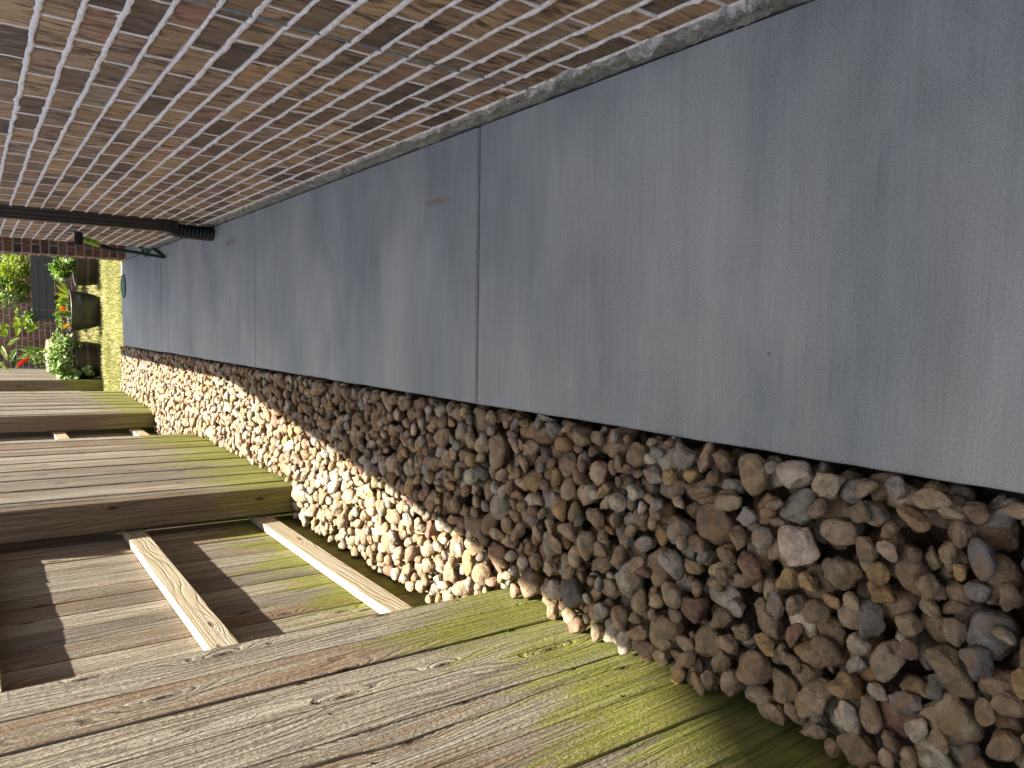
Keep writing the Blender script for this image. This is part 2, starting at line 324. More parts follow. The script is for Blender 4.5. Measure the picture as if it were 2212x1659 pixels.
# ------------------------------------------------------------------ the house
HC, BL, Z0B, YB = .0815, .254, .0875, 2.0784
house = empty('brick_house', (1.5, 3, 0)); tag(house, 'brown and tan brick house wall with pale raised mortar beside the concrete path', 'house')
BG = .0065
def brick_vf(o_, ua, a0, a1, z0, z1, nrm, jit):
    # a brick whose face lies on the plane through o_ spanned by ua and z; nrm points out of the wall
    ua = Vector(ua); nrm = Vector(nrm); P = lambda a, z, d: Vector(o_) + ua*a + nrm*d + Vector((0, 0, z))
    c = .003; J = lambda: random.uniform(-jit, jit)
    pr = random.uniform(-.0012, .0012)
    vs = []
    for aa, zz in ((a0, z0), (a1, z0), (a1, z1), (a0, z1)): vs.append(P(aa, zz, -.07))
    ring = [(a0+J(), z0+J()), ((a0+a1)/2, z0+J()), (a1+J(), z0+J()), (a1+J(), (z0+z1)/2), (a1+J(), z1+J()), ((a0+a1)/2, z1+J()), (a0+J(), z1+J()), (a0+J(), (z0+z1)/2)]
    for aa, zz in ring: vs.append(P(aa, zz, -.004+pr))
    ca, cz = (a0+a1)/2, (z0+z1)/2
    for aa, zz in ring: vs.append(P(aa + (c if aa < ca-.01 else -c if aa > ca+.01 else 0), zz + (c if zz < cz-.01 else -c if zz > cz+.01 else 0), pr+J()*.4))
    vs.append(P(ca, cz, pr+J()*.5))
    fs = [(4+i, 4+(i+1) % 8, 12+(i+1) % 8, 12+i) for i in range(8)] + [(12+i, 12+(i+1) % 8, 20) for i in range(8)]
    fs += [(0, 1, 6, 5, 4), (1, 2, 8, 7, 6), (2, 3, 10, 9, 8), (3, 0, 4, 11, 10), (0, 3, 2, 1)]
    return vs, fs
def rnd3(): return (random.random(), random.random(), random.random())
def brick_wall(parent, o_, ua, nrm, A0, A1, ZT, ya, mats, limit, fine, name='wall', cuts=(), z0b=Z0B, quoin=None, core=.075):
    """bricks in running bond on one wall face, the largest ones in the picture single objects, the rest one mass"""
    ua_ = Vector(ua); n_ = Vector(nrm); O = Vector(o_)
    c = MB(); b0 = O + ua_*A0 - n_*core; b1 = O + ua_*A1 - n_*.006
    lo = [min(b0[i], b1[i]) for i in range(3)]; hi = [max(b0[i], b1[i]) for i in range(3)]
    lo[2] = z0b-.02; hi[2] = ZT
    wall = c.box(lo, hi).build(name, M[mats[1]], parent)
    items = []
    rows = int((ZT-z0b)/HC)
    for r in range(rows):
        z = z0b + r*HC; off = ya + (0 if r % 2 == 0 else BL/2)
        if quoin is not None: off = quoin[r % 2]
        k0 = math.floor((A0-off)/BL)-1; k1 = math.ceil((A1-off)/BL)+1
        edges = sorted(set([A0] + [off+k*BL + random.uniform(-.006, .006)*(1 if quoin is None else .3) for k in range(k0, k1) if A0+.03 < off+k*BL < A1-.03] + [A1]))
        for cu in cuts: edges = sorted([e for e in edges if abs(e-cu) > .02] + [cu])
        for a, b in zip(edges[:-1], edges[1:]):
            g0 = 0 if a == A0 else BG*random.uniform(.6, 1.2); g1 = 0 if b == A1 else BG*random.uniform(.6, 1.2)
            gz = BG*random.uniform(.8, 1.2)
            items.append((a+g0, b-g1, z+gz, z+HC-BG*random.uniform(.8, 1.2), r))
    sc_ = []
    for it in items:
        P = O + ua_*((it[0]+it[1])/2) + Vector((0, 0, (it[2]+it[3])/2)); q = px(P)
        s_ = 0
        if q and -60 < q[0] < 2270 and -70 < q[1] < 1730:
            view = (Vector((0, 0, CAMH))-P).normalized(); s_ = q[2]**2*(it[1]-it[0])*abs(view.dot(n_))
        sc_.append(s_)
    order = np.argsort(-np.array(sc_)); single = set(int(i) for i in order[:limit] if sc_[int(i)] > 0)
    rest = MB()
    for i, it in enumerate(items):
        vs, fs = brick_vf(O, ua_, it[0], it[1], it[2], it[3], n_, .0016 if fine else .0008); a = rnd3()
        if i in single:
            MB().add(vs, fs, a).build('brick', M[mats[0]], wall)
        else: rest.add(vs, fs, a)
    if rest.v: tag(rest.build('brick_mass', M[mats[0]], wall), kind='stuff')
    # mortar: beads squeezed out of the bed joints and thinner upright joints
    m = MB(); st = .009 if fine else .05; rs = np.random.default_rng(int(abs(A0*91)+17))
    def bead(p0, p1, half, bul, n):
        p0 = Vector(p0); p1 = Vector(p1); t = (p1-p0); L = t.length; t.normalize(); sd = n_.cross(t)
        k = max(2, int(L/st)); 
        def sm(s_, c_):
            e = rs.normal(0, 1, k+1+2*c_); ker = np.hanning(2*c_+1)+.05; e = np.convolve(e, ker/np.sqrt((ker**2).sum()), 'valid'); return e[:k+1]*s_
        h1 = half + sm(half*.16, 2) + np.maximum(0, sm(half*.30, 1)-half*.42)*1.6; h2 = half + sm(half*.16, 2) + np.maximum(0, sm(half*.30, 1)-half*.42)*1.6
        bu = np.clip(bul + sm(bul*.35, 3) + sm(bul*.25, 1), -.004, .009); sh = sm(.0012, 8)
        vs = []
        for j in range(k+1):
            c_ = p0 + t*(L*j/k) + sd*float(sh[j])
            for w_, d_ in ((-1, -.006), (-.93, .0006), (-.5, .85), (.1, 1.0), (.6, .75), (.93, .0006), (1, -.006)):
                dd = d_*float(bu[j]) if d_ >= .1 else d_
                vs.append(c_ + sd*(w_*float(h1[j] if w_ < 0 else h2[j])) + n_*dd)
        fs = [(j*7+q, j*7+q+1, (j+1)*7+q+1, (j+1)*7+q) for j in range(k) for q in range(6)]
        m.add(vs, fs)
    bh = .0076 if fine else .007
    for r in range(rows+1):
        z = z0b + r*HC
        bead(O + ua_*A0 + Vector((0, 0, z)), O + ua_*A1 + Vector((0, 0, z)), bh*(.75 if fine and random.random() < .3 else 1), .0042 if fine else .001, 0)
    for it in items:
        if it[1] < A1-.01 and not any(abs(it[1]-c_) < .03 for c_ in cuts):
            a = it[1]+BG*.9; bead(O + ua_*a + Vector((0, 0, it[2]-.004)), O + ua_*a + Vector((0, 0, it[3]+.004)), .0062*random.uniform(.65, 1.15), random.choice((.0004, .001, .0022)), 0)
    m.build('mortar', M[mats[2]], wall, True)
    return wall
# long wall beside the path: its face looks towards -x
wmain = brick_wall(house, (XW, 0, 0), (0, 1, 0), (-1, 0, 0), -2.2, 7.715, 2.46, YB, ('brick', 'mortar', 'mortar'), 300, True, cuts=(1.776,))
m = MB(); zs = np.linspace(.085, 2.45, 300); vs = []
for i, z in enumerate(zs):
    y = 1.776 + .0015*math.sin(z*9); wd = .0055+rng.normal(0, .0009); bu = .001+rng.normal(0, .0008)
    vs += [(XW+.004, y-wd, z), (XW-bu-.002, y-wd*.8, z), (XW-bu-.0035, y, z), (XW-bu-.002, y+wd*.8, z), (XW+.004, y+wd, z)]
m.add(vs, [(i*5+q, (i+1)*5+q, (i+1)*5+q+1, i*5+q+1) for i in range(299) for q in range(4)]).build('control_joint', M['mortar_grey'], wmain, True)
# pier beyond the recess
wp = brick_wall(house, (0, 9.31, 0), (1, 0, 0), (0, -1, 0), XW, 1.6, 2.46, 0, ('brick_red', 'mortar_dull', 'mortar_dull'), 60, False, quoin=(XW+.092, XW+.222), z0b=Z0B-HC)
ws = brick_wall(house, (XW, 0, 0), (0, 1, 0), (-1, 0, 0), 9.312, 9.66, 2.46, 0, ('brick_red', 'mortar_dull', 'mortar_dull'), 60, False, quoin=(9.31+.25, 9.31+.10), z0b=Z0B-HC)
m = MB(); m.box((XW+.09, 7.6, 0), (1.7, 7.71, 2.46)); m.box((1.61, 7.72, .013), (1.72, 9.30, 2.46)); m.box((XW+.08, 9.40, 0), (1.7, 9.655, 2.46)); m.build('inner_wall', M['brick_red'], house)
# rough foundation edge under the bricks
m = MB(); ys = np.arange(-2.2, 7.73, .011); n = len(ys)
def smn(s_, c_, sd):
    e = np.random.default_rng(sd).normal(0, 1, n+2*c_); k = np.hanning(2*c_+1)+.02; return np.convolve(e, k/np.sqrt((k**2).sum()), 'valid')[:n]*s_
K = 9; vs = []
dz = smn(.0035, 14, 1) + smn(.0025, 3, 2); near = np.clip((2.6-ys)/1.3, 0, 1)
offs = [smn(.0016+.0006*q, 4, 20+q) + smn(.0012, 1, 40+q) for q in range(K)]
for i, y in enumerate(ys):
    top = .080 + .012*near[i] + dz[i]*(1+1.2*near[i])
    for q in range(K):
        f = q/(K-1); z = -.02 + (top+.02)*f
        x = XP1 + .0045 + .004*f + offs[q][i]*(1.0+2.0*near[i]*f) - (.006*near[i] if f > .7 else 0)
        if q == K-1: x = XW + .012; z = top+.004
        if q == K-2: z = top-.002+dz[i]*.4; x -= .003
        vs.append((x, y, z))
fs = [(i*K+q, i*K+q+1, (i+1)*K+q+1, (i+1)*K+q) for i in range(n-1) for q in range(K-1)]
fo = m.add(vs, [tuple(reversed(f)) for f in fs]).build('foundation', M['foundation'], house, True)
MB().box((XW+.014, -2.2, -.12), (XW+.3, 7.71, .08)).build('footing', M['foundation'], house)
# crumbs of mortar on the ledge
m = MB()
ico = None
import bmesh
def ico_np(sub):
    bm = bmesh.new(); bmesh.ops.create_icosphere(bm, subdivisions=sub, radius=1); bm.verts.ensure_lookup_table()
    v = np.array([tuple(q.co) for q in bm.verts]); f = [tuple(x.index for x in q.verts) for q in bm.faces]; bm.free(); return v, f
I1 = ico_np(1); I2 = ico_np(2); I3 = ico_np(3)
for k in range(38):
    y = .9 + 3.2*random.random()**1.6; s_ = random.uniform(.0015, .005); v = I1[0]*s_*np.array([.8, 1.3, .8])*(1+.3*rng.normal(size=(len(I1[0]), 1)).clip(-1, 1)); m.add(v + np.array([XP1+.001, y, random.uniform(.02, .09)]), I1[1])
tag(m.build('mortar_crumbs', M['foundation'], house, True), kind='stuff')
# roof: low eave over the far part, a gable over the near part (both just above the picture)
XE, ZE, YG, YR, YE = .217, 2.47, 5.80, .3, 10.30
ZR = ZE + .589*(YG-YR)
rf = empty('roof_group'); bpy.data.objects.remove(rf)
roof = MB()
roof.add([(XE, YG, ZE), (XE, YE, ZE), (6.2, YE, ZE+3.0), (6.2, YG, ZE+3.0), (XE, YG, ZE-.06), (XE, YE, ZE-.06), (6.2, YE, ZE+2.9), (6.2, YG, ZE+2.9)], [(0, 1, 2, 3), (4, 7, 6, 5), (0, 4, 5, 1), (1, 5, 6, 2), (2, 6, 7, 3), (3, 7, 4, 0)])
yl = 2*YR-YG
for (ya_, za, yb_, zb) in ((YG, ZE, YR, ZR), (yl, ZE, YR, ZR)):
    roof.add([(XE, ya_, za), (XE, yb_, zb), (6.2, yb_, zb), (6.2, ya_, za), (XE, ya_, za-.08), (XE, yb_, zb-.08), (6.2, yb_, zb-.08), (6.2, ya_, za-.08)], [(0, 1, 2, 3), (4, 7, 6, 5), (0, 4, 5, 1), (1, 5, 6, 2), (2, 6, 7, 3), (3, 7, 4, 0)])
ro = roof.build('roof', M['shingle'], house)
MB().add([(XW, yl+.3, 2.46), (XW, YG-.3, 2.46), (XW, YR, ZR-.15), (XW+.1, yl+.3, 2.46), (XW+.1, YG-.3, 2.46), (XW+.1, YR, ZR-.15)], [(0, 1, 2), (3, 5, 4), (0, 3, 4, 1), (1, 4, 5, 2), (2, 5, 3, 0)]).build('gable', M['trim'], house)
MB().box((XE+.01, YG+.02, ZE-.09), (XW+.05, YE-.02, ZE-.062)).build('soffit', M['trim'], ro)

# ------------------------------------------------------------------ wall at the end of the garden
far = empty('garden_wall', (0, 14.6, -.05)); tag(far, 'red brick wall in shade closing off the lawn behind the planters', 'wall')
brick_wall(far, (0, 14.6, 0), (1, 0, 0), (0, -1, 0), -.95, 5.0, 2.6, .087, ('brick_red', 'mortar_dull', 'mortar_dull'), 120, False, z0b=-.06)

# ------------------------------------------------------------------ fence
LEAN = .025
def xf(y): return float(np.interp(y, (-2, 4, 7.85, 9.8, 11.5, 14.6), (-.916, -.917, -.893, -.835, -.812, -.80)))
fence = empty('wooden_fence', (-1, 5, -.1)); tag(fence, 'weathered board fence with open bays, pine rails and green algae along the stones', 'fence')
def rc(): return (random.random(), random.random(), random.random(), 1)
def board(y0, y1, xfun, th=.017, zb=-.10, zt=1.83, parent=fence, mat='wood', side=0, tilt=0, name='board', gapf=None):
    m = MB(); nz = 24; zs = np.linspace(zb, zt, nz+1); vs = []; bow = random.uniform(-.001, .001); cup = random.uniform(-.001, .0012); tw = random.uniform(-.0007, .0007)
    e0 = np.cumsum(np.random.default_rng(random.randrange(9999)).normal(0, .0006, nz+1)); e1 = np.cumsum(np.random.default_rng(random.randrange(9999)).normal(0, .0006, nz+1))
    for i, z in enumerate(zs):
        s_ = tilt*z; b = bow*math.sin(math.pi*(z-zb)/(zt-zb))
        ya, yb = y0+s_+e0[i], y1+s_+e1[i]
        if gapf: ya, yb = gapf(z, ya, yb)
        xa, xb = xfun(ya)+LEAN*z+b+tw*z, xfun(yb)+LEAN*z+b-tw*z; r_ = .0018
        vs += [(xa-th, ya, z), (xa-r_, ya, z), (xa, ya+r_, z), ((xa+xb)/2+cup, (ya+yb)/2, z), (xb, yb-r_, z), (xb-r_, yb, z), (xb-th, yb, z)]
    k = 7
    fs = [(i*k+q, (i+1)*k+q, (i+1)*k+q+1, i*k+q+1) for i in range(nz) for q in range(k-1)] + [(i*k+k-1, (i+1)*k+k-1, (i+1)*k, i*k) for i in range(nz)]
    fs += [tuple(range(k)), tuple(reversed([nz*k+q for q in range(k)]))]
    o = m.add(vs, [tuple(reversed(f)) for f in fs]).build(name, M[mat], parent); o.color = rc(); return o
BT = .028
def run(y0, y1, xfun, wd=.142, gap=.0055, tilt=BT, st_=0.):
    y = y1; out = []
    while y > y0+.05:
        w_ = min(wd*random.choice((1, 1, 1, .985, 1.01)), y-y0); g = gap*random.uniform(.3, 1.7); 
        if y-w_-y0 < .05: w_ = y-y0
        dx = random.uniform(-.001, .001) + (st_*(-1)**len(out)); out.append(board(y-w_+g/2, y-g/2, (lambda yy, dx=dx: xfun(yy)+dx), tilt=tilt)); y -= w_
    return out
# near panel, board edges read from the picture
E0 = [2.018, 1.853, 1.705, 1.555, 1.405, 1.205, 1.055, .90, .755, .605, .46, .31, .16, .01, -.14, -.29, -.44, -.59, -.74, -.89, -1.04]
for i, (b, a) in enumerate(zip(E0[:-1], E0[1:])):
    dx = (0, .002, -.002, .001, 0, .003, -.001)[i % 7]
    f = lambda yy, dx=dx: xf(yy)+dx
    if i == 4:       # this board has split from the top
        sp = lambda z: 1.335 + BT*z + .012*math.sin(z*7) + .004*math.sin(z*23)
        op = lambda z: max(.0002, .0065*min(1, max(0, (z-.55)/.35)))
        board(a+.0015, b-.0015, f, tilt=BT, gapf=lambda z, ya, yb: (sp(z)+op(z), yb)); board(a+.0015, b-.0015, f, tilt=BT, gapf=lambda z, ya, yb: (ya, sp(z)-op(z)))
    else:
        o = board(a+.003, b-.003, f, tilt=BT)
        if i == 0: o.color = (.55, .05, .31, 1)
        if i == 1: o.color = (.45, 1.0, .77, 1)
        if i == 3: o.color = (.5, .0, .13, 1)
def post(y, xfun=xf, d=.148):
    m = MB(); vs = []; nz = 8; zs = np.linspace(-.12, 1.86, nz+1); c = .005
    for z in zs:
        x1 = xfun(y)+LEAN*z+.003; x0 = x1-d; yy = y+BT*.6*z
        vs += [(x0, yy+c, z), (x0+c, yy, z), (x1-c, yy, z), (x1, yy+c, z), (x1, yy+.089-c, z), (x1-c, yy+.089, z), (x0+c, yy+.089, z), (x0, yy+.089-c, z)]
    k = 8; fs = [(i*k+q, i*k+(q+1) % k, (i+1)*k+(q+1) % k, (i+1)*k+q) for i in range(nz) for q in range(k)] + [tuple(range(k-1, -1, -1)), tuple(nz*k+q for q in range(k))]
    o = m.add(vs, fs).build('post', M['wood_post'], fence); o.color = rc(); return o
def rail(y0, y1, zt, h=.094, d=.038):
    m = MB(); vs = []
    for y in (y0, y1):
        x1 = xf(y)-.158+LEAN*zt; vs += [(x1-d, y, zt-h), (x1, y, zt-h), (x1, y, zt), (x1-d, y, zt)]
    o = m.add(vs, [(0, 1, 2, 3), (7, 6, 5, 4), (0, 4, 5, 1), (1, 5, 6, 2), (2, 6, 7, 3), (3, 7, 4, 0)]).build('rail', M['wood_rail'], fence); bevel(o, .004, 2); o.color = rc()
xb = lambda y: xf(y)-.198                  # boards nailed to the far side of the rails
for y0, y1 in ((2.03, 4.02), (6.30, 7.87), (9.83, 11.5)):
    run(y0-.35, y1+.45, xb, tilt=.015)
    for zt in (.232, .872, 1.515): rail(y0-.25, y1+.10, zt)
run(4.102, 6.30, xf, gap=.0095, st_=.0022); run(7.952, 9.83, xf, gap=.0095, st_=.0022); run(11.60, 14.55, xf, gap=.009)
for y in (4.0, 7.85, 11.50): post(y)
for y0, y1 in ((-1.0, 1.9), (4.0, 6.25), (7.85, 9.8), (11.5, 14.5)):  # unseen caps added over the closed panels to keep sun out behind them
    vs = []
    for y in (y0, y1): x1 = xf(y)+LEAN*1.86+.02; vs += [(x1-.25, y, 1.862), (x1, y, 1.862), (x1, y, 1.895), (x1-.25, y, 1.895)]
    o = MB().add(vs, [(0, 1, 2, 3), (7, 6, 5, 4), (0, 4, 5, 1), (1, 5, 6, 2), (2, 6, 7, 3), (3, 7, 4, 0)]).build('shade_cap', M['wood_rail'], fence); o.color = rc()
for y in (1.90, 6.18, 9.7): post(y, lambda yy: xf(yy)-.024, .125)

nails = MB()
for y in np.arange(1.03, 2.0, .15):
    for z in (.19, .83):
        for dy in ((.035, .105) if random.random() < .4 else (.07,)):
            yy = y+dy+random.uniform(-.008, .008)+BT*z; zz = z+random.uniform(-.012, .012); nails.tube([(xf(yy)+LEAN*zz-.004, yy, zz), (xf(yy)+LEAN*zz+.0018, yy, zz)], .0036, 8)
tag(nails.build('nails', M['down'], fence), kind='stuff')

# ------------------------------------------------------------------ stones: dropped one by one into the border
GX0, GX1, GY0, GY1, CS = -1.16, XP0-.001, .05, 9.78, .005
NXc = int((GX1-GX0)/CS); NYc = int((GY1-GY0)/CS)
HM = np.full((NXc, NYc), -.118); ID = np.full((NXc, NYc), -1, int)
yc = GY0 + (np.arange(NYc)+.5)*CS; xcell = GX0 + (np.arange(NXc)+.5)*CS
lim = np.empty(NYc)
for j, y in enumerate(yc):
    alc = any(a+.0 < y < b for a, b in ((2.06, 3.99), (6.33, 7.84)))
    lim[j] = (xf(y)-.196) if alc else xf(y)+.004
HM[xcell[:, None] < lim[None, :]] = 9
COLS = [('grey', (.27, .24, .20)), ('tan', (.33, .25, .165)), ('brown', (.25, .18, .115)), ('ochre', (.34, .225, .11)), ('reddish', (.235, .145, .105)), ('pale', (.42, .365, .285)), ('slate', (.165, .15, .135))]
PR = [.15, .31, .32, .07, .05, .07, .03]
def variant(ang, seed, sub):
    rs = np.random.default_rng(seed); v = sub[0].copy(); r = np.ones(len(v))
    for k in range(rs.integers(6, 12) if ang else rs.integers(1, 4)):
        nn = rs.normal(size=3); nn /= np.linalg.norm(nn); dd = rs.uniform(.60, .86) if ang else rs.uniform(.72, .92)
        q = np.maximum(v@nn, 1e-3); r = np.minimum(r, dd/q) if ang else -np.log(np.exp(-9*r)+np.exp(-9*np.minimum(dd/q, 3)))/9
    for fq, am in ((1.3, .15), (2.6, .07), (5.5, .035)):
        for _ in range(3):
            k = rs.normal(size=3)*fq; r = r*(1+am*.6*np.sin(v@k*1.6+rs.uniform(0, 6.28)))
    return v*r[:, None]*1.04
NV = 26
VAR3 = [variant(i % 3 != 0, 100+i, I3) for i in range(NV)]; VAR2 = [variant(i % 3 != 0, 100+i, I2) for i in range(NV)]; VAR1 = [variant(i % 3 != 0, 100+i, I1) for i in range(NV)]
stones = []
def rotm(rz, tx, ty):
    return np.array((Matrix.Rotation(rz, 3, 'Z') @ Matrix.Rotation(tx, 3, 'X') @ Matrix.Rotation(ty, 3, 'Y')))
def try_stone(x, y, A):
    # A: 3x3 world ellipsoid matrix inverse square; returns resting height and arrays
    Minv, hx, hy = A
    i0 = int((x-hx-GX0)/CS); i1 = int((x+hx-GX0)/CS)+1; j0 = int((y-hy-GY0)/CS); j1 = int((y+hy-GY0)/CS)+1
    if i0 < 0 or j0 < 0 or i1 > NXc or j1 > NYc: return None
    dx = (xcell[i0:i1]-x)[:, None]; dy = (yc[j0:j1]-y)[None, :]
    a = Minv[2, 2]; b = Minv[0, 2]*dx+Minv[1, 2]*dy; c = Minv[0, 0]*dx*dx+2*Minv[0, 1]*dx*dy+Minv[1, 1]*dy*dy-1
    D = b*b-a*c; ok = D > 0
    if not ok.any(): return None
    s_ = np.sqrt(np.where(ok, D, 0)); lo = (-b-s_)/a; hi = (-b+s_)/a
    h = HM[i0:i1, j0:j1]; z = np.where(ok, h-lo, -9).max()
    return z, i0, i1, j0, j1, ok, hi
TOP = -.002; tries = 0
for stage, (Lm, Ls, Lmin, Lmax, maxf, maxn) in enumerate(((.0395, .25, .025, .064, 500, 5000), (.027, .16, .020, .036, 700, 6600))):
    fails = 0
    while fails < maxf and len(stones) < maxn:
        tries += 1
        L = float(np.clip(rng.lognormal(math.log(Lm), Ls), Lmin, Lmax))
        ax_ = np.array([L, L*rng.uniform(.60, .90), L*rng.uniform(.45, .75)])
        Rm = rotm(rng.uniform(0, 6.28), rng.normal(0, .33), rng.normal(0, .33))
        C = Rm@np.diag(ax_**2)@Rm.T; Minv = np.linalg.inv(C); hx, hy = math.sqrt(C[0, 0]), math.sqrt(C[1, 1])
        best = None
        for k in range(9):
            x = rng.uniform(GX0+hx, GX1-hx); y = rng.uniform(GY0+hy, GY1-hy)
            if rng.random() < .12: x = GX1-hx-rng.uniform(0, .02)
            t = try_stone(x, y, (Minv, hx, hy))
            if t and t[0] < 1 and (best is None or t[0] < best[0][0]): best = (t, x, y)
        if best is None: fails += 1; continue
        (z, i0, i1, j0, j1, ok, hi), x, y = best
        hz = math.sqrt(C[2, 2]); ztop = z+hz
        if ztop > TOP+.024+.014*rng.random() + .015*(x < xf(y)+.12): fails += 1; continue
        fails = max(0, fails-3)
        sub = HM[i0:i1, j0:j1]; top = z+hi*.93; up_ = ok & (top > sub); sub[up_] = top[up_]; ID[i0:i1, j0:j1][up_] = len(stones)
        ci = int(rng.choice(len(COLS), p=PR)); base = np.array(COLS[ci][1])*rng.uniform(.74, 1.10)*(1+rng.normal(0, .022, 3))
        stones.append((x, y, z, ax_*.985, Rm, ci, base, int(rng.integers(NV))))
cnt = np.bincount(ID[ID >= 0].ravel(), minlength=len(stones))
score = []
for i, s_ in enumerate(stones):
    q = px(s_[:3]); score.append(cnt[i]*q[2]**2 if q and -10 < q[0] < 2222 and -10 < q[1] < 1669 else 0)
order = np.argsort(-np.array(score)); single = set(int(i) for i in order[:300])
meshes = {}
def smesh(k):
    if k not in meshes:
        me = bpy.data.meshes.new('river_stone'); me.from_pydata([tuple(p) for p in VAR3[k]], [], I3[1]); me.polygons.foreach_set('use_smooth', np.ones(len(me.polygons), bool)); me.materials.append(M['stone']); meshes[k] = me
    return meshes[k]
mv = []; mf = []; ma = []; nv = 0
for i, (x, y, z, ax_, Rm, ci, base, k) in enumerate(stones):
    T = Rm@np.diag(ax_)
    if i in single:
        o = bpy.data.objects.new('river_stone', smesh(k)); col.objects.link(o)
        o.matrix_world = Matrix([[*T[0], x], [*T[1], y], [*T[2], z], [0, 0, 0, 1]]); o.color = (*base.clip(.02, .6), 1)
        shp = 'angular chipped' if k % 3 != 0 else 'rounded smooth'
        if ax_[0] > 1.45*ax_[1]: shp = 'long ' + shp
        pl = 'beside the concrete path' if x > -.47 else ('at the foot of the fence' if x < -.74 else 'mid border')
        zn = 'opposite shaded fence foot' if y < 1.15 else ('opposite the mossy front boards' if y < 2.05 else ('opposite the open rail bay' if y < 4 else 'past the first open bay'))
        szs = 'large' if ax_[0] > .046 else ('small' if ax_[0] < .033 else 'medium')
        tn = 'light' if base.sum() > 1.08*sum(COLS[ci][1]) else ('dark' if base.sum() < .92*sum(COLS[ci][1]) else '')
        tag(o, ' '.join(('%s %s %s %s stone %s %s' % (szs, shp.split()[0] if shp.startswith(('ang', 'rou')) else 'long', tn, COLS[ci][0], pl, zn)).split()), 'stone', 'river stones in the border')
    else:
        V, F = (VAR2[k], I2[1]) if cnt[i] > 4 and ax_[0] > .0165 else (VAR1[k], I1[1])
        W_ = V@T.T + np.array([x, y, z]); mv.append(W_); mf.append(np.array(F)+nv); nv += len(W_); ma.append(np.repeat(base[None], len(W_), 0))
me = bpy.data.meshes.new('river_stones'); V = np.concatenate(mv); F = np.concatenate(mf)
me.vertices.add(len(V)); me.vertices.foreach_set('co', V.astype(np.float32).ravel()); me.loops.add(F.size); me.loops.foreach_set('vertex_index', F.astype(np.int32).ravel())
me.polygons.add(len(F)); me.polygons.foreach_set('loop_start', np.arange(0, F.size, 3, dtype=np.int32)); me.polygons.foreach_set('use_smooth', np.ones(len(F), bool)); me.update(calc_edges=True)
at = me.attributes.new('rnd', 'FLOAT_VECTOR', 'POINT'); at.data.foreach_set('vector', np.concatenate(ma).astype(np.float32).ravel()); me.materials.append(M['stone_mass'])
o = bpy.data.objects.new('river_stones', me); col.objects.link(o); tag(o, 'bed of brown and tan river stones between the path and the fence', 'stones', kind='stuff')
print('stones', len(stones), 'tries', tries, 'tris', len(F))

# ------------------------------------------------------------------ downspout
ds = empty('downspout', (.67, 5.62, 0)); tag(ds, 'dark brown metal downspout ending in a black ribbed pipe on the path', 'downspout')
def rect_pipe(z0, z1, x0, x1, y0, y1, rib=.003):
    prof = []; n = 28
    for k in range(n):
        t = k/n*4; s_ = int(t); f = t-s_; w_ = rib*abs(math.sin(f*math.pi*3)) if .02 < f < .98 else 0
        prof.append(((x0+(x1-x0)*f, y0+w_), (x1-w_, y0+(y1-y0)*f), (x1-(x1-x0)*f, y1-w_), (x0+w_, y1-(y1-y0)*f))[s_])
    vs = [(a, b, z0) for a, b in prof] + [(a, b, z1) for a, b in prof]
    return vs, [(k, (k+1) % n, n+(k+1) % n, n+k) for k in range(n)] + [tuple(range(n-1, -1, -1)), tuple(range(n, 2*n))]
MB().add(*rect_pipe(.31, 2.38, .640, .712, 5.575, 5.650)).build('pipe', M['down'], ds)
MB().add(*rect_pipe(.285, .345, .634, .7125, 5.569, 5.656, .001)).build('collar', M['down'], ds)
m = MB(); m.box((.636, 5.535, .33), (.7125, 5.5755, .352)); m.box((.708, 5.51, .33), (.7125, 5.575, .352)); m.build('strap', M['down'], ds)
MB().add(*rect_pipe(.255, .300, .622, .7118, 5.560, 5.665, .0)).build('adapter', M['black'], ds)
pts = []; rad = []
for i in range(97):
    f = i/96; z = .285-.285*f; pts.append((.6555-.004*math.sin(f*3.1), 5.615+.045*f*f, max(z, .0))); rad.append(.0430+.0105*(.5+.5*math.cos(f*11*2*math.pi))**.7 if f > .08 else .044)
MB().tube(pts, rad, 28).build('ribbed_pipe', M['black'], ds, True)

# ------------------------------------------------------------------ hose with spray nozzle
hz_ = empty('garden_hose', (.63, 7.4, 0)); tag(hz_, 'dark green garden hose with lime green spray nozzle propped at the wall corner', 'hose')
def spl(P, n=12):
    P = [Vector(p) for p in P]; out = []
    for i in range(len(P)-1):
        a, b, c, d = P[max(i-1, 0)], P[i], P[i+1], P[min(i+2, len(P)-1)]
        for k in range(n):
            t = k/n; out.append(.5*((2*b)+(c-a)*t+(2*a-5*b+4*c-d)*t*t+(3*b-a-3*c+d)*t**3))
    return out+[P[-1]]
hp = spl([(1.15, 8.35, .03), (.95, 8.30, .03), (.72, 8.16, .03), (.66, 8.02, .03), (.72, 7.90, .035), (.86, 7.98, .05), (.84, 8.16, .055), (.74, 8.14, .05), (.735, 7.86, .03), (.655, 7.52, .016), (.605, 7.32, .015), (.597, 7.28, .02), (.5975, 7.265, .05), (.607, 7.20, .168), (.613, 7.08, .355), (.614, 7.0, .482), (.620, 6.96, .53)], 14)
MB().tube(hp, [.0135*(1+.05*math.sin(i*1.9)) for i in range(len(hp))], 12).build('hose', M['hose'], hz_, True)
MB().tube(spl([(.614, 7.0, .475), (.622, 6.955, .545), (.637, 6.93, .580)], 6), [.017, .016]+[.0185]*11, 12).build('grip', M['black'], hz_, True)
MB().tube([(.636, 6.932, .575), (.656, 6.862, .665)], [.022, .025], 16).build('valve_body', M['lime'], hz_, True)
MB().tube([(.656, 6.862, .665), (.658, 6.855, .675)], [.019, .019], 16).build('seal_ring', M['black'], hz_, True)
MB().tube([(.658, 6.855, .675), (.667, 6.82, .712)], [.023, .021], 16).build('collar', M['lime'], hz_, True)
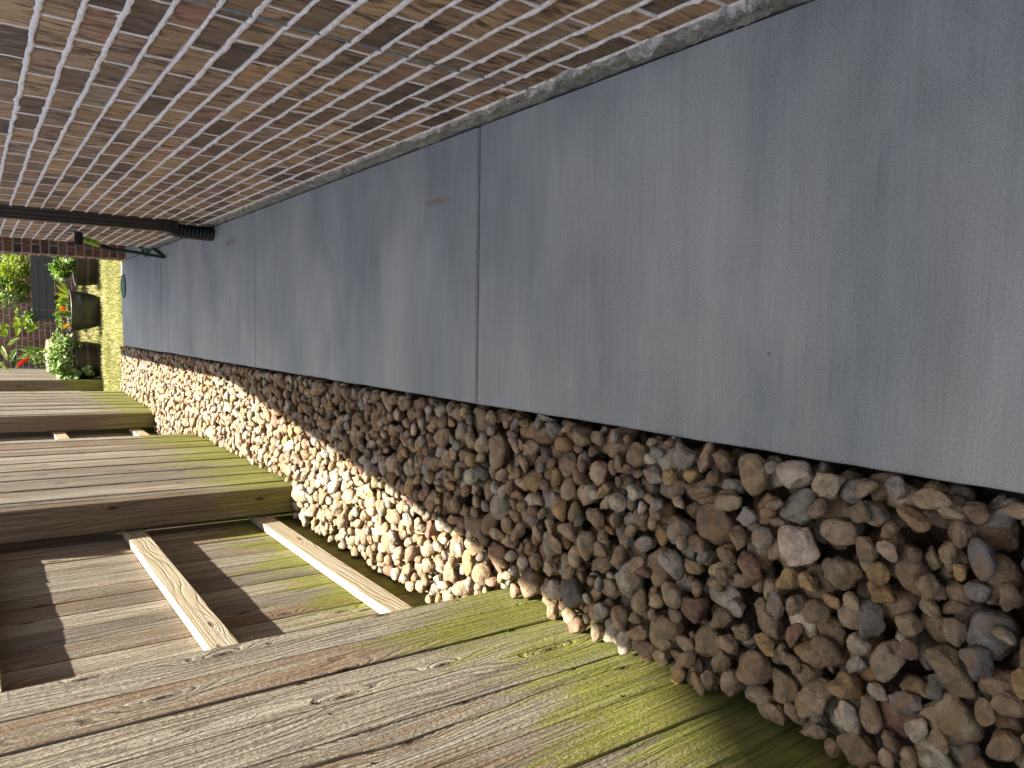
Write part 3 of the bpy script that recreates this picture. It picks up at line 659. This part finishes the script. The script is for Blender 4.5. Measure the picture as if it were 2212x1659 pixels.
o = MB().tube([(.600, 6.75, .738), (.606, 6.75, .74), (.700, 6.75, .738), (.708, 6.75, .737)], [.026, .031, .029, .022], 18).build('spray_head', M['black'], hz_)
MB().tube([(.667, 6.822, .710), (.664, 6.77, .735)], .019, 12).build('neck', M['black'], hz_, True)
# ------------------------------------------------------------------ round valve cover
vc = empty('valve_cover', (.417, 9.503, 0)); tag(vc, 'round green plastic valve cover set at the far end of the path', 'cover')
MB().lathe([(.137, 0), (.137, .012), (.130, .016), (.126, .013), (.0, .015)], (.417, 9.503, .001), 48).build('lid', M['lid'], vc)
m = MB()
for dx, dy in ((.05, -.04), (.045, .05), (-.05, .02), (-.02, -.07)): m.lathe([(.011, .0), (.011, .003), (0, .003)], (.417+dx, 9.503+dy, .0155), 12)
m.build('bolt', M['black'], vc)

# ------------------------------------------------------------------ lawn blades
def blades(n, x0, x1, y0, y1, keep=None):
    X = rng.uniform(x0, x1, n); Y = y0+(y1-y0)*rng.random(n)
    th = rng.uniform(0, 6.28, n); L = rng.uniform(.03, .085, n); le = rng.uniform(.2, 1.0, n); wd = rng.uniform(.002, .0045, n); rd = rng.random(n)
    patch = .5+.5*np.sin(X*3.1+Y*2.3)*np.sin(Y*4.1-X*1.7)
    rd = np.clip(rd*.85+patch*.25-.05, 0, 1)
    d = np.stack([np.cos(th), np.sin(th)], 1); s_ = np.stack([-np.sin(th), np.cos(th)], 1); z0 = -.055
    P = np.zeros((n, 5, 3)); b = np.stack([X, Y], 1)
    for k, (t, ww) in enumerate(((0, 1), (0, -1), (.55, .8), (.55, -.8), (1, 0))):
        P[:, k, :2] = b + d*(L*le*t**1.5)[:, None] + s_*(wd*ww)[:, None]; P[:, k, 2] = z0 + L*(t-.35*le*t*t)
    base = (np.arange(n)*5)[:, None, None]; F = base + np.array([[0, 1, 3], [0, 3, 2], [2, 3, 4]])[None]
    return P.reshape(-1, 3), F.reshape(-1, 3), np.repeat(np.stack([rd, rd, rd], 1), 5, 0)
parts = [blades(34000, -1.0, .95, 9.69, 11.6), blades(15000, -1.0, 1.4, 11.6, 14.5)]
V = np.concatenate([p[0] for p in parts]); F = np.concatenate([parts[0][1], parts[1][1]+len(parts[0][0])]); A = np.concatenate([p[2] for p in parts])
me = bpy.data.meshes.new('grass'); me.vertices.add(len(V)); me.vertices.foreach_set('co', V.astype(np.float32).ravel()); me.loops.add(F.size); me.loops.foreach_set('vertex_index', F.astype(np.int32).ravel())
me.polygons.add(len(F)); me.polygons.foreach_set('loop_start', np.arange(0, F.size, 3, dtype=np.int32)); me.update(calc_edges=True)
at = me.attributes.new('rnd', 'FLOAT_VECTOR', 'POINT'); at.data.foreach_set('vector', A.astype(np.float32).ravel()); me.materials.append(M['grass'])
o = bpy.data.objects.new('grass', me); col.objects.link(o); tag(o, 'short dry yellow green lawn grass at the end of the path', 'grass', kind='stuff')

# ------------------------------------------------------------------ planters
GZ = -.05
def big_pot(c):
    e = empty('flower_pot', (c[0], c[1], GZ)); tag(e, 'large round olive brown pot with a wide pale rim on the lawn', 'pot')
    MB().lathe([(0, 0), (.185, 0), (.195, .01), (.225, .08), (.255, .19), (.268, .265), (.272, .268), (.272, .278), (.268, .281), (.283, .365), (.292, .378), (.292, .392), (.280, .397), (.262, .392), (.255, .36), (.25, .30), (.24, .29)], (c[0], c[1], GZ), 64).build('body', M['pot'], e, True)
    MB().lathe([(.252, .33), (.15, .345), (0, .34)], (c[0], c[1], GZ), 32).build('soil', M['soil'], e, True)
    return e
big_pot((.145, 11.72))
def barrel(c, r, h, label, seams=20):
    e = empty('barrel_planter', (c[0], c[1], GZ)); tag(e, label, 'planter', 'barrel planters on the lawn')
    rr = lambda f: r*(.90+.125*math.sin(min(1, f*1.05)*math.pi*.62)-.02*max(0, f-.6))
    pr = [(rr(f), h*f) for f in np.linspace(0, 1, 8)]; pri = [(a-.018, b) for a, b in reversed(pr)]
    for k in range(seams):
        a0 = 2*math.pi*k/seams+.006; a1 = 2*math.pi*(k+1)/seams-.006
        vs = []; n = 3; prof = pr+pri
        mm = MB().lathe([(a+random.uniform(-.0008, .0008), b) for a, b in prof], (c[0], c[1], GZ), n, a0, a1); mm.build('stave', M['barrel'], e)
    for f0, f1 in ((.38, .50), (.80, .88)):
        f0, f1 = 1-f1, 1-f0
        MB().lathe([(rr(f0)-.004, h*f0), (rr(f0)+.006, h*f0), (rr(f1)+.006, h*f1), (rr(f1)-.004, h*f1)], (c[0], c[1], GZ), 48).build('hoop', M['hoop'], e, True)
    MB().lathe([(rr(1)-.012, h-.004), (rr(1)+.006, h-.004), (rr(1)+.006, h+.008), (rr(1)-.012, h+.008), (rr(1)-.012, h-.004)], (c[0], c[1], GZ), 48).build('rim', M['hoop'], e, True)
    m = MB()
    for a in (-.06, .06): m.tube([(c[0]+(rr(.55)+.004)*math.cos(-1.35+a), c[1]+(rr(.55)+.004)*math.sin(-1.35+a), GZ+h*.56), (c[0]+(rr(.55)+.011)*math.cos(-1.35+a), c[1]+(rr(.55)+.011)*math.sin(-1.35+a), GZ+h*.56)], .007, 8)
    m.build('rivet', M['hoop'], e)
    MB().lathe([(rr(1)-.016, h-.05), (0, h-.04)], (c[0], c[1], GZ), 24).build('soil', M['soil'], e)
    return e
barrel((.79, 11.83), .285, .295, 'brown barrel planter half hidden behind the brick pier')
barrel((-.55, 11.92), .258, .325, 'brown barrel planter overflowing with herbs next to the fence post')
# tan pot behind
e = empty('tan_pot', (-.56, 13.5, GZ)); tag(e, 'pale tan flower pot behind the herb filled barrel', 'pot')
MB().lathe([(0, 0), (.17, 0), (.23, .46), (.262, .47), (.268, .54), (.250, .545), (.236, .50), (.22, .45)], (-.56, 13.5, GZ), 48).build('body', M['tan_pot'], e, True)
MB().lathe([(.228, .46), (0, .47)], (-.56, 13.5, GZ), 24).build('soil', M['soil'], e)
# raised bed
e = empty('raised_bed', (.45, 13.6, GZ)); tag(e, 'grey boarded raised bed on legs with leafy herbs growing out of it', 'planter box')
bx0, bx1, by0, by1, bz0, bz1 = .0, 1.05, 13.2, 13.75, .345, .685
for k in range(3):
    z0 = bz0+.045+k*.099
    bevel(MB().box((bx0+.052, by0+.006, z0), (bx1-.05, by0+.024, z0+.0955)).build('board', M['bed'], e), .003)
    bevel(MB().box((bx0+.006, by0+.04, z0), (bx0+.024, by1-.04, z0+.0955)).build('board', M['bed'], e), .003)
for x in (bx0, bx1-.05): bevel(MB().box((x, by0, bz0-.02), (x+.05, by0+.05, bz1)).build('corner_post', M['bed_post'], e), .003)
MB().box((bx0+.03, by0+.03, bz0+.04), (bx1-.03, by1, bz1-.05)).build('liner', M['soil'], e)
for x in (.24, .36): MB().box((x-.03, by0+.2, GZ-.01), (x+.03, by0+.26, bz0+.04)).build('leg', M['bed_post'], e)
for x in (.8,): MB().box((x-.03, by0+.2, GZ-.01), (x+.03, by0+.26, bz0+.04)).build('leg', M['bed_post'], e)

# ------------------------------------------------------------------ plants
def rv(): return Vector((random.gauss(0, 1), random.gauss(0, 1), random.gauss(0, 1))).normalized()
def bush(name, label, cat, c, rad, n, L, W, mat, base=None, up=.35, stems=6, group=None, shell=.55):
    e = empty(name, base or (c[0], c[1], c[2]-rad[2])); tag(e, label, cat, group)
    m = MB(); s = MB(); b = Vector(base or (c[0], c[1], c[2]-rad[2]))
    cl = [rv()*random.uniform(.2, .95) for _ in range(max(5, n//28))]
    for k in range(n):
        q = random.choice(cl) + rv()*random.uniform(.05, .34)
        if q.length > 1.12: q = q.normalized()*random.uniform(.8, 1.1)
        p = Vector((c[0]+q.x*rad[0], c[1]+q.y*rad[1], c[2]+q.z*rad[2]))
        d = (q.normalized()*.7 + rv()*.7 + Vector((0, 0, up))); nn = Vector((random.gauss(0, .5), random.gauss(0, .5)-.2, 1))
        l = L*random.uniform(.55, 1.25); m.leaf(p, d, nn, l, l*W*random.uniform(.8, 1.2), random.uniform(0, .5), rnd3())
    for k in range(stems):
        q = random.choice(cl); p = Vector((c[0]+q.x*rad[0]*.9, c[1]+q.y*rad[1]*.9, c[2]+q.z*rad[2]*.9)); mid = (b+p)/2 + rv()*rad[0]*.12
        s.tube(spl([b+Vector((random.uniform(-.3, .3)*rad[0], random.uniform(-.3, .3)*rad[1], 0)), mid, p], 4), .003, 5)
    tag(m.build('foliage', M[mat], e), kind='stuff'); s.build('stems', M['stem'], e, True); return e
# herbs in the left barrel, hanging over its side
bush('herb_plant', 'bushy pale green herb spilling over the barrel by the fence post', 'plant', (-.47, 11.82, .43), (.32, .25, .21), 1250, .055, .55, 'leaf_sage', (-.53, 11.9, .24), .2, 14)
bush('trailing_plant', 'broad leaved vine trailing from the barrel across the fence post', 'plant', (-.70, 11.70, .36), (.17, .15, .23), 220, .085, .75, 'leaf_sage', (-.66, 11.85, .25), -.1, 8)
bush('herb_sprig', 'small feathery sprig leaning out of the barrel towards the large pot', 'plant', (-.30, 11.72, .24), (.10, .07, .09), 130, .035, .45, 'leaf', (-.38, 11.85, .25), -.2, 4)
# leafy plant in the right barrel
bush('pepper_plant', 'glossy leafy pepper plant in the barrel behind the pier', 'plant', (.70, 11.72, .39), (.25, .22, .17), 520, .08, .5, 'leaf', (.76, 11.82, .22), .2, 8)
# big pot
bush('pot_herbs', 'low mixed herbs growing in the large olive pot', 'plant', (.08, 11.70, .41), (.24, .2, .09), 420, .045, .5, 'leaf', (.12, 11.72, .29), .4, 8)
e = empty('lily_plant', (.33, 11.70, .29)); tag(e, 'bright lime green upright leaves at the edge of the large pot', 'plant')
for dx, dz_, L_, W_, ln in ((.00, .0, .20, .055, (.25, -.1, 1)), (.045, .01, .21, .05, (.7, -.2, 1)), (-.04, .0, .19, .055, (-.1, -.2, 1)), (-.09, .02, .17, .055, (-.25, -.1, 1)), (.08, .02, .17, .045, (1.1, -.1, .8)), (-.2, .0, .13, .06, (-.2, -.2, 1)), (-.23, .0, .12, .05, (.3, -.2, 1))):
    MB().leaf((.33+dx, 11.66, .33+dz_), ln, (0, -1, .4), L_, W_, .15, (random.uniform(.4, .9), .5, .5)).build('leaf', M['leaf_lime'], e)
MB().tube([(.33, 11.68, .28), (.33, 11.66, .36)], .01, 6).build('stem', M['stem'], e)
e = empty('orange_flower', (.18, 11.62, .30)); tag(e, 'small orange flower among the herbs in the large pot', 'flower')
m = MB()
for k in range(9): m.leaf((.17, 11.56, .43), (math.cos(k*.7), -.3, math.sin(k*.7)), (0, -1, .3), .045, .03, .1, rnd3())
m.build('petals', M['petal_orange'], e); MB().tube([(.18, 11.62, .30), (.17, 11.57, .43)], .003, 5).build('stem', M['stem'], e)
e = empty('dry_leaf', (-.06, 11.58, .34)); tag(e, 'yellowed drooping leaf at the rim of the large pot', 'leaf')
MB().leaf((-.04, 11.55, .35), (-.35, -.2, .6), (0, -1, .2), .13, .06, .3, (.5, .5, .5)).build('leaf', M['leaf_dry'], e)
MB().tube([(-.03, 11.58, .29), (-.04, 11.55, .352)], .003, 5).build('stem', M['twig'], e)
e = empty('support_stake', (.12, 11.6, .3)); tag(e, 'thin dark stake standing upright in the large pot', 'stake')
MB().tube([(.12, 11.62, .28), (.135, 11.60, .50), (.155, 11.58, .73)], .0035, 6).build('rod', M['twig'], e)
for k in range(5):
    s = MB(); x = random.uniform(-.05, .12); s.tube(spl([(x, 11.62, .29), (x-.03, 11.55, .36+.02*k), (x-.09+.03*k, 11.5, .34+.03*k), (x-.10+.05*k, 11.48, .40+.02*k)], 5), .0025, 5)
    o = s.build('dead_stem', M['twig']); tag(o, 'pale dead curled stem over the edge of the large pot', 'stem', 'dead stems in the large pot')
# raised bed herbs
bush('basil_plant', 'dense lime green fine leaved herb at the pier end of the raised bed', 'plant', (.76, 13.33, .88), (.34, .22, .27), 2000, .042, .55, 'leaf_lime', (.80, 13.4, .63), .3, 10)
bush('leafy_herb', 'dark green leafy herb in the middle of the raised bed', 'plant', (.50, 13.40, .95), (.24, .2, .29), 800, .06, .5, 'leaf', (.52, 13.45, .63), .3, 8)
bush('grassy_herb', 'pale grassy herb drooping over the front of the raised bed', 'plant', (.33, 13.33, .76), (.10, .10, .08), 120, .06, .22, 'leaf_sage', (.34, 13.4, .63), .4, 4)
bush('small_herb', 'small leafy herb at the fence end of the raised bed', 'plant', (.04, 13.28, .75), (.15, .12, .14), 260, .06, .5, 'leaf', (.06, 13.4, .63), .3, 5)
for k in range(3):
    s = MB(); s.tube(spl([(.34-.02*k, 13.4, .64), (.33-.03*k, 13.25, .80), (.24-.03*k, 13.15, .95+.03*k), (.17-.02*k, 13.12, 1.02+.05*k)], 6), .004, 6)
    for q in range(6): s.leaf((.24-.03*k+random.uniform(-.05, .05), 13.15, .93+.03*k+random.uniform(-.08, .06)), (random.gauss(0, 1), -.3, 1), (0, -1, 0), .07, .008, .2, rnd3())
    tag(s.build('chive_stalk', M['leaf_sage']), 'thin arching pale stalk rising from the raised bed', 'plant', 'arching stalks over the raised bed')
# tall leafy stems rising beside the raised bed and out of the tan pot
def tall(name, label, base, top, leaves, mat='leaf', cat='plant'):
    e = empty(name, base); tag(e, label, cat); b = Vector(base); t = Vector(top); mid = (b+t)/2+Vector((.02, -.02, 0)); sp = spl([b, mid, t], 8)
    MB().tube(sp, .007, 7).build('stem', M['stem'], e, True)
    for f, ang, L_, W_ in leaves:
        p = sp[int(f*(len(sp)-1))]; MB().leaf(p, (math.cos(ang), random.uniform(-.4, .1), math.sin(ang)), (0, -1, .35), L_, W_, random.uniform(.1, .35), (random.random(), .5, .5)).build('leaf', M[mat], e)
    return e
tall('bean_plant', 'tall stem with broad pointed leaves left of the raised bed', (-.02, 13.05, GZ), (-.13, 12.85, 1.25), [(.62, 2.4, .15, .10), (.66, .8, .16, .10), (.70, 2.9, .15, .09), (.74, .3, .15, .10), (.78, 1.6, .17, .11), (.72, -.5, .14, .1), (.8, -1.2, .14, .09), (.68, -1.8, .15, .1), (.83, 3.3, .15, .09), (.9, 2.2, .16, .07), (.94, -2.3, .17, .07), (.98, 1.2, .18, .08)], 'leaf_lime')
tall('canna_plant', 'tall canna with long drooping leaves in the tan pot', (-.50, 13.46, .42), (-.34, 13.2, 1.35), [(.15, 1.75, .40, .10), (.1, 1.45, .42, .09), (.12, 1.3, .38, .09), (.2, 1.9, .36, .08), (.55, 2.7, .26, .07), (.65, -.9, .22, .06), (.7, 3.4, .25, .07), (.85, 2.1, .22, .07), (.95, .9, .2, .07)], 'leaf_sage')
tall('sparse_plant', 'sparse stem with curled leaves close to the fence', (-.66, 13.45, .42), (-.62, 13.2, 1.30), [(.5, 2.6, .12, .05), (.6, .7, .12, .05), (.7, 2.2, .2, .05), (.8, -2.5, .22, .05), (.9, 1.0, .18, .05), (.97, 2.4, .2, .06)], 'leaf_sage')
e = empty('red_flower', (-.58, 13.25, .45)); tag(e, 'red flower spike on a thin stem against the brick wall', 'flower')
m = MB()
for k in range(26):
    f = k/25; m.leaf((-.55-.11*f**1.2+random.uniform(-.012, .012), 13.05, .74+.13*f), (-.7+random.uniform(-.5, .5), random.uniform(-.5, .3), 1), (0, -1, .2), .055, .03, .2, rnd3())
m.build('petals', M['petal'], e); m = MB()
for k in range(46): m.leaf((-.56+random.gauss(0, .05), 13.08+random.gauss(0, .03), .66+random.gauss(0, .06)), rv(), (0, -1, .6), .06, .028, .2, rnd3())
m.build('foliage', M['leaf'], e); MB().tube(spl([(-.60, 13.4, .41), (-.60, 13.2, .55), (-.56, 13.06, .74)], 6), .004, 6).build('stem', M['twig'], e)
